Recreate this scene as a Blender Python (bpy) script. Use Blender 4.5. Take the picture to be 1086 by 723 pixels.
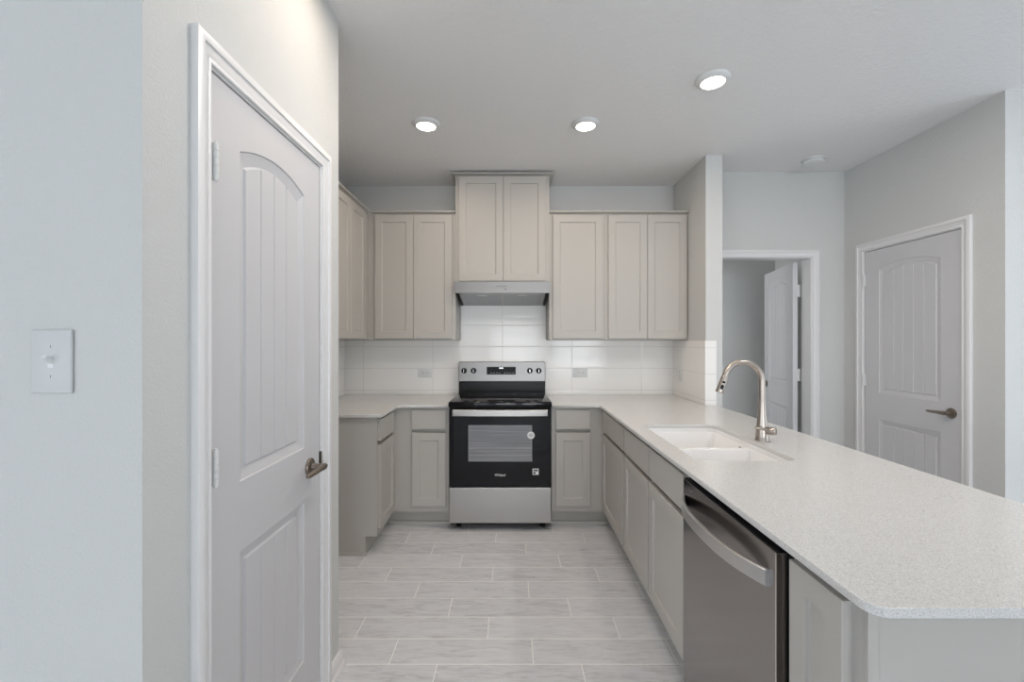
import bpy, bmesh, math, random
from mathutils import Vector, Matrix
random.seed(7)
scene = bpy.context.scene
for o in list(bpy.data.objects):
    bpy.data.objects.remove(o, do_unlink=True)
C = scene.collection
PI = math.pi

# ------------------------------------------------------------------ camera, world, exposure
CAMZ = 1.39
cam_data = bpy.data.cameras.new('camera')
cam_data.sensor_fit = 'HORIZONTAL'
cam_data.sensor_width = 36.0
cam_data.lens = 460.0 / 1086.0 * 36.0
cam_data.shift_x = -0.5 / 1086.0
cam_data.shift_y = -1.0 / 1086.0
cam_data.clip_start = 0.01
cam = bpy.data.objects.new('camera', cam_data)
C.objects.link(cam)
cam.location = (0, 0, CAMZ)
cam.rotation_euler = (PI / 2, 0, 0)
scene.camera = cam
scene.view_settings.view_transform = 'Standard'
scene.view_settings.look = 'None'
scene.view_settings.exposure = 0.66
scene.view_settings.gamma = 1.0
scene.view_settings.use_curve_mapping = False

world = bpy.data.worlds.new('world')
scene.world = world
world.use_nodes = True
bg = world.node_tree.nodes['Background']
bg.inputs['Color'].default_value = (0.80, 0.90, 1.0, 1)
bg.inputs['Strength'].default_value = 1.6

DAY = (0.955, 0.982, 1.0)
WINDOW_W = 98.0
LEFT_W = 42.0
SIDE_W = 5.0
LAMP_W = 2.35
LAMP_SPREAD = math.radians(180)
LAMP_COL = (1.0, 0.80, 0.62)
FILL_COOL = (1.0, 0.95, 0.90)
REAR = -11.0


def area(name, loc, rot, sx, sy, power, col):
    l = bpy.data.lights.new(name, 'AREA')
    l.shape = 'RECTANGLE'
    l.size = sx
    l.size_y = sy
    l.energy = power
    l.color = col
    o = bpy.data.objects.new(name, l)
    C.objects.link(o)
    o.location = loc
    o.rotation_euler = rot
    return o


# daylight through the living room's rear windows, plus two added side lights
for wx, k in ((-2.6, 0.20), (0.1, 0.66), (2.8, 0.85)):
    area('window_daylight', (wx, REAR - 0.04, 1.08), (PI / 2, 0, 0), 2.1, 1.92, WINDOW_W * k, DAY)
area('window_daylight', (-6.12, -5.3, 1.08), (PI / 2, 0, -PI / 2), 5.0, 1.92, LEFT_W, DAY)  # added left light to brighten the peninsula fronts and right wall
area('window_daylight', (5.12, 0.5, 1.08), (PI / 2, 0, PI / 2), 2.2, 1.92, SIDE_W, DAY)  # added right light to brighten the pantry wall and back cabinets


# ------------------------------------------------------------------ materials
def srgb(r, g, b):
    def f(c):
        c /= 255.0
        return c / 12.92 if c <= 0.04045 else ((c + 0.055) / 1.055) ** 2.4
    return (f(r), f(g), f(b), 1.0)


class NT:
    """small helper for node maths"""
    def __init__(self, name):
        self.m = bpy.data.materials.new(name)
        self.m.use_nodes = True
        self.t = self.m.node_tree
        self.b = self.t.nodes['Principled BSDF']

    def n(self, kind, **kw):
        x = self.t.nodes.new(kind)
        for k, v in kw.items():
            setattr(x, k, v)
        return x

    def link(self, a, b):
        self.t.links.new(a, b)

    def math(self, op, a, b=None, c=None):
        x = self.n('ShaderNodeMath', operation=op)
        for i, v in enumerate((a, b, c)):
            if v is None:
                continue
            if isinstance(v, (int, float)):
                x.inputs[i].default_value = v
            else:
                self.link(v, x.inputs[i])
        return x.outputs[0]

    def coords(self):
        tc = self.n('ShaderNodeTexCoord')
        s = self.n('ShaderNodeSeparateXYZ')
        self.link(tc.outputs['Object'], s.inputs[0])
        return tc.outputs['Object'], s.outputs

    def combine(self, x, y, z):
        c = self.n('ShaderNodeCombineXYZ')
        for i, v in enumerate((x, y, z)):
            if isinstance(v, (int, float)):
                c.inputs[i].default_value = v
            else:
                self.link(v, c.inputs[i])
        return c.outputs[0]

    def noise(self, vec, scale, detail=3.0, rough=0.5, dist=0.0):
        x = self.n('ShaderNodeTexNoise')
        self.link(vec, x.inputs['Vector'])
        x.inputs['Scale'].default_value = scale
        x.inputs['Detail'].default_value = detail
        x.inputs['Roughness'].default_value = rough
        x.inputs['Distortion'].default_value = dist
        return x.outputs['Fac']

    def mix(self, fac, a, b):
        x = self.n('ShaderNodeMix', data_type='RGBA')
        if isinstance(fac, (int, float)):
            x.inputs[0].default_value = fac
        else:
            self.link(fac, x.inputs[0])
        for i, v in ((6, a), (7, b)):
            if isinstance(v, tuple):
                x.inputs[i].default_value = v
            else:
                self.link(v, x.inputs[i])
        return x.outputs[2]

    def ramp(self, fac, stops):
        x = self.n('ShaderNodeValToRGB')
        e = x.color_ramp.elements
        e[0].position, e[0].color = stops[0]
        e[1].position, e[1].color = stops[-1]
        for p, c in stops[1:-1]:
            k = e.new(p)
            k.color = c
        self.link(fac, x.inputs[0])
        return x.outputs[0]

    def bump(self, h, strength, dist):
        x = self.n('ShaderNodeBump')
        x.inputs['Strength'].default_value = strength
        x.inputs['Distance'].default_value = dist
        self.link(h, x.inputs['Height'])
        self.link(x.outputs[0], self.b.inputs['Normal'])

    def set(self, col=None, rough=None, metal=None, spec=None, coat=None):
        if col is not None:
            if isinstance(col, tuple):
                self.b.inputs['Base Color'].default_value = col
            else:
                self.link(col, self.b.inputs['Base Color'])
        if rough is not None:
            self.b.inputs['Roughness'].default_value = rough
        if metal is not None:
            self.b.inputs['Metallic'].default_value = metal
        if spec is not None:
            self.b.inputs['Specular IOR Level'].default_value = spec
        if coat is not None:
            self.b.inputs['Coat Weight'].default_value = coat
            self.b.inputs['Coat Roughness'].default_value = 0.05
        return self


def plain(name, col, rough=0.5, metal=0.0, vary=0.03, scale=6.0, spec=0.5, coat=None):
    """near uniform paint or plastic with a faint procedural mottling"""
    k = NT(name)
    v, s = k.coords()
    f = k.noise(v, scale, 3.0)
    d = tuple(c * (1 - vary) for c in col[:3]) + (1,)
    l = tuple(min(1.0, c * (1 + vary)) for c in col[:3]) + (1,)
    k.set(k.mix(f, d, l), rough, metal, spec, coat)
    return k.m


def wall_paint(name, col, scale, strength, dist):
    k = NT(name)
    v, s = k.coords()
    k.set(col, 0.62, spec=0.3)
    f = k.noise(v, scale, 3.0, 0.55)
    k.bump(k.math('SMOOTH_MAX', f, 0.42, 0.1), strength, dist)
    return k.m


M = {}
M['wall'] = wall_paint('wall_paint', srgb(213, 214, 213), 150, 0.75, 0.0035)
M['ceiling'] = wall_paint('ceiling_paint', srgb(242, 242, 242), 60, 0.7, 0.006)
M['trim'] = plain('white_trim_paint', srgb(232, 232, 233), 0.38, vary=0.008)
M['door'] = plain('white_door_paint', srgb(209, 209, 212), 0.42, vary=0.008)
M['cabinet'] = plain('greige_cabinet_paint', srgb(189, 186, 181), 0.40, vary=0.012, scale=3.0)
M['white_plastic'] = plain('white_plastic', srgb(226, 228, 228), 0.35, vary=0.01)
M['plate'] = plain('switch_plate', srgb(208, 210, 210), 0.4, vary=0.01)
M['sink'] = plain('white_composite', srgb(252, 252, 252), 0.22, vary=0.006)
M['black_enamel'] = plain('black_enamel', (0.010, 0.010, 0.011, 1), 0.25, vary=0.1, spec=0.18)
M['black_glass'] = plain('black_glass', (0.006, 0.006, 0.008, 1), 0.05, vary=0.1, spec=0.28)
M['black_plastic'] = plain('black_plastic', (0.012, 0.012, 0.013, 1), 0.45, vary=0.1, spec=0.2)
M['dark_slot'] = plain('dark_slot', (0.03, 0.03, 0.03, 1), 0.6, vary=0.1)
M['print_white'] = plain('white_print', srgb(235, 236, 236), 0.5, vary=0.01)
M['print_grey'] = plain('grey_print', srgb(150, 152, 154), 0.5, vary=0.01)
M['key_grey'] = plain('dim_key_print', srgb(96, 98, 100), 0.4, vary=0.01)
M['chrome'] = plain('polished_steel', (0.80, 0.79, 0.77, 1), 0.12, 1.0, vary=0.01)


def brushed(name, col, rough, horizontal=True, axis='X'):
    k = NT(name)
    v, s = k.coords()
    mp = k.n('ShaderNodeMapping')
    k.link(v, mp.inputs[0])
    mp.inputs['Scale'].default_value = {'X': (2, 300, 300), 'Y': (300, 2, 300), 'Z': (300, 300, 2)}[axis]
    f = k.noise(mp.outputs[0], 1.0, 2.0)
    d = tuple(c * 0.93 for c in col[:3]) + (1,)
    k.set(k.mix(f, d, col), rough, 1.0)
    r = k.math('MULTIPLY_ADD', f, 0.10, rough - 0.05)
    k.link(r, k.b.inputs['Roughness'])
    k.bump(f, 0.05, 0.0006)
    return k.m


M['stainless'] = brushed('stainless_steel', (0.47, 0.46, 0.45, 1), 0.30, axis='X')
M['stainless_panel'] = brushed('stainless_steel_panel', (0.26, 0.252, 0.245, 1), 0.36, axis='X')  # same steel, darkened in its colour to offset bright window reflections
M['satin'] = brushed('satin_steel', (0.50, 0.485, 0.47, 1), 0.42, axis='X')
M['stainless_side'] = brushed('stainless_steel_dishwasher', (0.36, 0.345, 0.34, 1), 0.17, axis='Y')
M['stainless_handle'] = brushed('stainless_steel_handle', (0.74, 0.735, 0.73, 1), 0.30, axis='Y')
M['nickel'] = plain('brushed_nickel', (0.44, 0.39, 0.35, 1), 0.30, 1.0, vary=0.04, scale=40)
M['bronze'] = brushed('aged_nickel', (0.30, 0.26, 0.22, 1), 0.30, axis='Y')
M['mesh_filter'] = plain('filter_mesh', (0.42, 0.43, 0.44, 1), 0.42, 0.8, vary=0.12, scale=220)


def floor_mat():
    k = NT('wood_look_floor_tile')
    v, s = k.coords()
    W, L = 0.1587, 0.6195
    vr = k.math('DIVIDE', k.math('SUBTRACT', s[1], 2.0193), W)
    r = k.math('FLOOR', vr)
    fv = k.math('FRACT', vr)
    u = k.math('DIVIDE', k.math('ADD', k.math('MULTIPLY_ADD', r, 0.2065, 0.117), s[0]), L)
    cu = k.math('FLOOR', u)
    fu = k.math('FRACT', u)
    du = k.math('MULTIPLY', k.math('MINIMUM', fu, k.math('SUBTRACT', 1.0, fu)), L)
    dv = k.math('MULTIPLY', k.math('MINIMUM', fv, k.math('SUBTRACT', 1.0, fv)), W)
    d = k.math('MINIMUM', du, dv)
    grout = k.math('LESS_THAN', d, 0.0023)
    wn = k.n('ShaderNodeTexWhiteNoise', noise_dimensions='2D')
    k.link(k.combine(cu, r, 0.0), wn.inputs['Vector'])
    rnd = wn.outputs['Value']
    # each board gets its own stretch of grain
    gx = k.math('MULTIPLY_ADD', rnd, 37.0, k.math('MULTIPLY', s[0], 5.0))
    gy = k.math('MULTIPLY_ADD', r, 3.7, k.math('MULTIPLY', s[1], 30.0))
    g = k.noise(k.combine(gx, gy, rnd), 1.3, 7.0, 0.66, 0.9)
    g2 = k.noise(k.combine(k.math('MULTIPLY', gx, 2.2), k.math('MULTIPLY', gy, 4.5), rnd), 1.7, 4.0, 0.6, 0.5)
    gm = k.math('MULTIPLY_ADD', g2, 0.35, k.math('MULTIPLY', g, 0.65))
    tone = k.math('MULTIPLY_ADD', rnd, 0.10, k.math('SUBTRACT', gm, 0.05))
    col = k.ramp(tone, [(0.32, srgb(190, 191, 194)), (0.48, srgb(220, 222, 226)), (0.66, srgb(232, 234, 238))])
    k.set(k.mix(grout, col, srgb(253, 253, 252)), 0.38, spec=0.45)
    h = k.math('MULTIPLY_ADD', k.math('SMOOTH_MIN', d, 0.003, 0.002), 120.0, k.math('MULTIPLY', gm, 0.12))
    k.bump(h, 0.25, 0.002)
    return k.m


def tile_mat(name, axis, origin):
    k = NT(name)
    v, s = k.coords()
    L, W = 0.610, 0.191
    u = k.math('DIVIDE', k.math('SUBTRACT', s[axis], origin), L)
    vv = k.math('DIVIDE', k.math('SUBTRACT', s[2], 0.951), W)
    fu, fv = k.math('FRACT', u), k.math('FRACT', vv)
    du = k.math('MULTIPLY', k.math('MINIMUM', fu, k.math('SUBTRACT', 1.0, fu)), L)
    dv = k.math('MULTIPLY', k.math('MINIMUM', fv, k.math('SUBTRACT', 1.0, fv)), W)
    d = k.math('MINIMUM', du, dv)
    grout = k.math('LESS_THAN', d, 0.0012)
    k.set(k.mix(grout, srgb(250, 249, 247), srgb(212, 210, 206)), 0.12, spec=0.40)
    mp = k.n('ShaderNodeMapping')
    k.link(v, mp.inputs[0])
    mp.inputs['Scale'].default_value = (2.0, 2.0, 16.0)
    wave = k.noise(mp.outputs[0], 1.5, 2.0)
    h = k.math('MULTIPLY_ADD', k.math('SMOOTH_MIN', d, 0.006, 0.006), 60.0, k.math('MULTIPLY', wave, 0.55))
    k.bump(h, 0.35, 0.004)
    return k.m


def quartz_mat():
    k = NT('speckled_quartz')
    v, s = k.coords()
    a = k.noise(v, 330, 2.0, 0.6)
    b = k.noise(v, 620, 2.0, 0.6)
    c1 = k.ramp(a, [(0.31, srgb(186, 184, 180)), (0.42, srgb(219, 219, 218)), (0.60, srgb(225, 225, 225)), (0.72, srgb(250, 250, 250))])
    c2 = k.ramp(b, [(0.30, srgb(204, 201, 197)), (0.42, srgb(246, 246, 245))])
    x = k.n('ShaderNodeMix', data_type='RGBA', blend_type='MULTIPLY')
    x.inputs[0].default_value = 0.55
    k.link(c1, x.inputs[6])
    k.link(c2, x.inputs[7])
    k.set(x.outputs[2], 0.16, spec=0.5)
    return k.m


def oven_window_mat():
    k = NT('dotted_oven_glass')
    v, s = k.coords()
    mp = k.n('ShaderNodeMapping')
    k.link(v, mp.inputs[0])
    mp.inputs['Scale'].default_value = (3.0, 3.0, 160.0)
    f = k.noise(mp.outputs[0], 1.0, 3.0)
    k.set(k.ramp(f, [(0.3, srgb(118, 119, 124)), (0.7, srgb(146, 147, 152))]), 0.10, spec=0.5)
    return k.m


def emit(name, col, strength):
    k = NT(name)
    k.set((0.9, 0.9, 0.9, 1), 0.5)
    k.b.inputs['Emission Color'].default_value = col
    k.b.inputs['Emission Strength'].default_value = strength
    return k.m


M['floor'] = floor_mat()
M['tile_back'] = tile_mat('gloss_wall_tile', 0, -0.088)
M['tile_side'] = tile_mat('gloss_wall_tile_side', 1, 3.80)
M['quartz'] = quartz_mat()
M['oven_window'] = oven_window_mat()
M['lens'] = emit('lit_lens', (1.0, 0.90, 0.76, 1), 5.0)
M['clock'] = emit('lit_clock', (0.9, 0.95, 1.0, 1), 0.8)


# ------------------------------------------------------------------ mesh helpers
def ident(u, v, n):
    return (u, v, n)


class MB:
    def __init__(self, fn=None):
        self.v, self.f, self.fn = [], [], fn

    def add(self, verts, faces):
        o = len(self.v)
        for p in verts:
            self.v.append(tuple(self.fn(*p)) if self.fn else tuple(p))
        for f in faces:
            self.f.append([i + o for i in f])

    def box(self, x0, x1, y0, y1, z0, z1, bevel=0.0, seg=2):
        bm = bmesh.new()
        vs = [bm.verts.new((x, y, z)) for x in (x0, x1) for y in (y0, y1) for z in (z0, z1)]
        for q in ((0, 1, 3, 2), (4, 6, 7, 5), (0, 4, 5, 1), (2, 3, 7, 6), (0, 2, 6, 4), (1, 5, 7, 3)):
            bm.faces.new([vs[i] for i in q])
        if bevel > 0:
            bmesh.ops.bevel(bm, geom=list(bm.edges), offset=bevel, segments=seg, affect='EDGES', profile=0.5)
        self.grab(bm)

    def grab(self, bm):
        bm.verts.index_update()
        self.add([v.co[:] for v in bm.verts], [[v.index for v in f.verts] for f in bm.faces])
        bm.free()

    def prism(self, pts, n0, n1, bevel=0.0):
        """polygon in (u,v) extruded along n"""
        bm = bmesh.new()
        a = [bm.verts.new((p[0], p[1], n0)) for p in pts]
        b = [bm.verts.new((p[0], p[1], n1)) for p in pts]
        k = len(pts)
        bm.faces.new(a)
        bm.faces.new(b[::-1])
        for i in range(k):
            bm.faces.new((a[i], b[i], b[(i + 1) % k], a[(i + 1) % k]))
        if bevel > 0:
            bmesh.ops.bevel(bm, geom=list(bm.edges), offset=bevel, segments=2, affect='EDGES', profile=0.5)
        self.grab(bm)

    def tube(self, pts, radii, seg=16, caps=True, flat=None):
        pts = [Vector(p) for p in pts]
        if isinstance(radii, (int, float)):
            radii = [radii] * len(pts)
        t0 = (pts[1] - pts[0]).normalized()
        ref = Vector((0, 0, 1)) if abs(t0.z) < 0.9 else Vector((0, 1, 0))
        nrm = (ref - t0 * ref.dot(t0)).normalized()
        verts, faces = [], []
        for i, p in enumerate(pts):
            if i == 0:
                t = t0
            elif i == len(pts) - 1:
                t = (pts[i] - pts[i - 1]).normalized()
            else:
                t = ((pts[i + 1] - pts[i]).normalized() + (pts[i] - pts[i - 1]).normalized())
                t = t.normalized() if t.length > 1e-6 else (pts[i + 1] - pts[i - 1]).normalized()
            nrm = (nrm - t * nrm.dot(t)).normalized()
            bi = t.cross(nrm)
            for j in range(seg):
                a = 2 * PI * j / seg
                k = flat if flat else 1.0
                verts.append((p + nrm * math.cos(a) * radii[i] * k + bi * math.sin(a) * radii[i])[:])
        for i in range(len(pts) - 1):
            for j in range(seg):
                a, b = i * seg + j, i * seg + (j + 1) % seg
                faces.append((a, b, b + seg, a + seg))
        if caps:
            faces.append(list(range(seg))[::-1])
            faces.append([(len(pts) - 1) * seg + j for j in range(seg)])
        self.add(verts, faces)

    def lathe(self, prof, c, axis='Z', seg=32):
        """prof: list of (radius, height along the axis)"""
        ax = {'X': (1, 2, 0), 'Y': (0, 2, 1), 'Z': (0, 1, 2)}[axis]
        verts, faces = [], []
        for r, h in prof:
            for j in range(seg):
                a = 2 * PI * j / seg
                p = [c[0], c[1], c[2]]
                p[ax[0]] += r * math.cos(a)
                p[ax[1]] += r * math.sin(a)
                p[ax[2]] += h
                verts.append(p)
        for i in range(len(prof) - 1):
            for j in range(seg):
                a, b = i * seg + j, i * seg + (j + 1) % seg
                faces.append((a, b, b + seg, a + seg))
        faces.append(list(range(seg)))
        faces.append([(len(prof) - 1) * seg + j for j in range(seg)])
        self.add(verts, faces)

    def build(self, name, mat, parent=None, smooth=None):
        me = bpy.data.meshes.new(name)
        org = Vector((0, 0, 0))
        me.from_pydata(self.v, [], self.f)
        bm = bmesh.new()
        bm.from_mesh(me)
        bmesh.ops.remove_doubles(bm, verts=bm.verts, dist=1e-6)
        bmesh.ops.recalc_face_normals(bm, faces=bm.faces)
        bm.to_mesh(me)
        bm.free()
        if smooth is not None:
            me.shade_smooth()
            me.set_sharp_from_angle(angle=math.radians(smooth))
        me.materials.append(mat)
        o = bpy.data.objects.new(name, me)
        C.objects.link(o)
        if parent is not None:
            o.parent = parent
            # geometry is written in world space; keep it there under a parent that may be offset
            o.matrix_parent_inverse = world_of(parent).inverted()
        return o


def world_of(o):
    m = o.matrix_basis.copy()
    if o.parent:
        m = world_of(o.parent) @ o.matrix_parent_inverse @ m
    return m


def tag(o, label, cat, group=None, kind=None):
    o['label'] = label
    o['category'] = cat
    if group:
        o['group'] = group
    if kind:
        o['kind'] = kind
    return o


def thing(name, loc, label, cat, group=None):
    o = bpy.data.objects.new(name, None)
    o.empty_display_size = 0.05
    C.objects.link(o)
    o.location = loc
    return tag(o, label, cat, group)


def struct(o, label=None, cat=None):
    o['kind'] = 'structure'
    if label:
        o['label'] = label
        o['category'] = cat
    return o


def plane_map(axis, pos, sign):
    """(u, v, n) on a wall: u along the wall, v up, n out of it"""
    if axis == 'X':
        return lambda u, v, n: (pos + sign * n, u, v)
    return lambda u, v, n: (u, pos + sign * n, v)


# ------------------------------------------------------------------ the room
CEIL = 2.743
YB = 3.81
XL, XR = -1.475, 1.415
STUB_Y, STUB_X = 3.175, 1.537
PX = -0.74                      # face of the pantry wall
NEAR_Y = 0.867                  # wall with the light switch
PEND = 1.845
HALL_Y = 3.49
RX, RET_Y = 2.67, 2.35
T = 0.115

b = MB(); b.box(-6.2, 5.2, REAR - 0.12, 6.4, -0.12, 0.0)
struct(b.build('floor', M['floor']), 'pale grey wood look plank tile floor with light grout', 'floor')
b = MB(); b.box(-6.2, 5.2, REAR - 0.12, 6.4, CEIL, CEIL + 0.12)
struct(b.build('ceiling', M['ceiling']), 'white textured ceiling with recessed lights', 'ceiling')

b = MB(); b.box(XL - T, STUB_X, YB, YB + T, 0, CEIL)
struct(b.build('wall_back', M['wall']), 'wall behind the range and its cabinets', 'wall')
b = MB(); b.box(XL - T, XL, NEAR_Y + T, YB, 0, CEIL)
struct(b.build('wall_left', M['wall']), 'left kitchen wall behind the short cabinet run', 'wall')
b = MB(); b.box(XR, STUB_X, STUB_Y, YB, 0, CEIL)
struct(b.build('wall_stub', M['wall']), 'short wall at the right end of the back counter', 'wall')
b = MB(); b.box(-6.2, PX, NEAR_Y, NEAR_Y + T, 0, CEIL)
struct(b.build('wall_near_left', M['wall']), 'wall at left edge with the light switch', 'wall')
# pantry wall with its door opening
P0, P1, PT = 1.062, 1.672, 2.056
b = MB()
b.box(PX - T, PX, NEAR_Y + T, P0 - 0.012, 0, CEIL)
b.box(PX - T, PX, P1 + 0.012, PEND, 0, CEIL)
b.box(PX - T, PX, P0 - 0.012, P1 + 0.012, PT + 0.012, CEIL)
struct(b.build('wall_pantry', M['wall']), 'textured wall around the white pantry door', 'wall')
b = MB(); b.box(XL, PX - T, PEND - T, PEND, 0, CEIL)
struct(b.build('wall_pantry_rear', M['wall']))
# hall wall with open doorway
H0, H1, HT = 1.68, 2.40, 2.05
b = MB()
b.box(STUB_X - 0.002, H0 - 0.015, HALL_Y, HALL_Y + T, 0, CEIL)
b.box(H1 + 0.015, RX, HALL_Y, HALL_Y + T, 0, CEIL)
b.box(H0 - 0.015, H1 + 0.015, HALL_Y, HALL_Y + T, HT + 0.015, CEIL)
struct(b.build('wall_hall', M['wall']), 'wall with the open doorway beyond the peninsula', 'wall')
# right wall with a closed door
R0, R1, RT = 2.580, 3.294, 2.056
b = MB()
b.box(RX, RX + T, RET_Y + T, R0 - 0.012, 0, CEIL)
b.box(RX, RX + T, R1 + 0.012, HALL_Y + T, 0, CEIL)
b.box(RX, RX + T, R0 - 0.012, R1 + 0.012, RT + 0.012, CEIL)
b.box(RX + T - 0.02, RX + T, R0 - 0.012, R1 + 0.012, 0, RT + 0.012)
struct(b.build('wall_right', M['wall']), 'wall around the closed white door at right', 'wall')
b = MB(); b.box(RX, 5.2, RET_Y, RET_Y + T, 0, CEIL)
struct(b.build('wall_right_return', M['wall']), 'wall facing the camera at right edge', 'wall')
# room beyond the doorway
b = MB()
b.box(0.10, 0.10 + T, YB + T, 4.62 + T, 0, CEIL)
struct(b.build('wall_far_room_left', M['wall']))
b = MB(); b.box(0.10, 3.6, 4.62, 4.62 + T, 0, CEIL)
struct(b.build('wall_far_room', M['wall']), 'plain wall of the room seen through the doorway', 'wall')
b = MB(); b.box(2.80, 2.80 + T, HALL_Y + T, 4.62, 0, CEIL)
struct(b.build('wall_far_room_right', M['wall']))
b = MB(); b.box(RX + T, 3.6, HALL_Y, HALL_Y + T, 0, CEIL)
struct(b.build('wall_far_room_front', M['wall']))
# living room round the camera, rear windows and added openings in the side walls
b = MB()
zs0, zs1 = 0.12, 2.05
edges = [-6.2, -3.65, -1.55, -0.95, 1.15, 1.75, 3.85, 5.2]
for i in range(0, len(edges), 2):
    b.box(edges[i], edges[i + 1], REAR - 0.12, REAR, 0, CEIL)
for i in range(1, len(edges) - 1, 2):
    b.box(edges[i], edges[i + 1], REAR - 0.12, REAR, 0, zs0)
    b.box(edges[i], edges[i + 1], REAR - 0.12, REAR, zs1, CEIL)
struct(b.build('wall_rear', M['wall']))
for nm, x0, x1, yc, hw in (('wall_living_right', 5.08, 5.2, 0.5, 1.1), ('wall_living_left', -6.2, -6.08, -5.3, 2.5)):
    b = MB()
    y1 = RET_Y if x0 > 0 else NEAR_Y
    b.box(x0, x1, REAR, yc - hw, 0, CEIL)
    b.box(x0, x1, yc + hw, y1, 0, CEIL)
    b.box(x0, x1, yc - hw, yc + hw, 0, zs0)
    b.box(x0, x1, yc - hw, yc + hw, zs1, CEIL)
    struct(b.build(nm, M['wall']))
wi = 0
for i in range(1, len(edges) - 1, 2):
    wi += 1
    x0, x1 = edges[i], edges[i + 1]
    b = MB()
    for xa, xb in ((x0, x0 + 0.05), (x1 - 0.05, x1), ((x0 + x1) / 2 - 0.03, (x0 + x1) / 2 + 0.03)):
        b.box(xa, xb, REAR - 0.03, REAR + 0.02, zs0, zs1)
    for za, zb in ((zs0, zs0 + 0.05), (zs1 - 0.05, zs1), (1.06, 1.11)):
        b.box(x0, x1, REAR - 0.025, REAR + 0.015, za, zb)
    struct(b.build('window_%d' % wi, M['trim']))


# ------------------------------------------------------------------ doors and casings
CASING = [(0.0, 0.0), (0.0, 0.007), (0.002, 0.009), (0.010, 0.009), (0.013, 0.0065), (0.018, 0.0070), (0.030, 0.0125), (0.034, 0.0130), (0.036, 0.0180), (0.052, 0.0190), (0.057, 0.0165), (0.058, 0.0130), (0.058, 0.0)]


def casing(name, fn, u0, u1, top, label, reveal=0.006, jamb_depth=T, jamb_faces=True):
    b = MB(fn)
    a0, a1, at = u0 - reveal, u1 + reveal, top + reveal
    for (d0, h0), (d1, h1) in zip(CASING[:-1], CASING[1:]):
        pa = [(a0 - d0, 0, h0), (a0 - d0, at + d0, h0), (a1 + d0, at + d0, h0), (a1 + d0, 0, h0)]
        pb = [(a0 - d1, 0, h1), (a0 - d1, at + d1, h1), (a1 + d1, at + d1, h1), (a1 + d1, 0, h1)]
        b.add(pa + pb, [(i, i + 1, i + 5, i + 4) for i in range(3)])
    # jamb boards lining the opening
    b.box(u0 - 0.012, u0, 0, top + 0.012, -jamb_depth, 0.0)
    b.box(u1, u1 + 0.012, 0, top + 0.012, -jamb_depth, 0.0)
    b.box(u0, u1, top, top + 0.012, -jamb_depth, 0.0)
    # stop strip behind the leaf
    if jamb_faces:
        b.box(u0, u0 + 0.01, 0, top, -0.055, -0.042)
        b.box(u1 - 0.01, u1, 0, top, -0.055, -0.042)
        b.box(u0, u1, top - 0.01, top, -0.055, -0.042)
    return struct(b.build(name, M['trim'], smooth=40), label, 'door casing')


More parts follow.
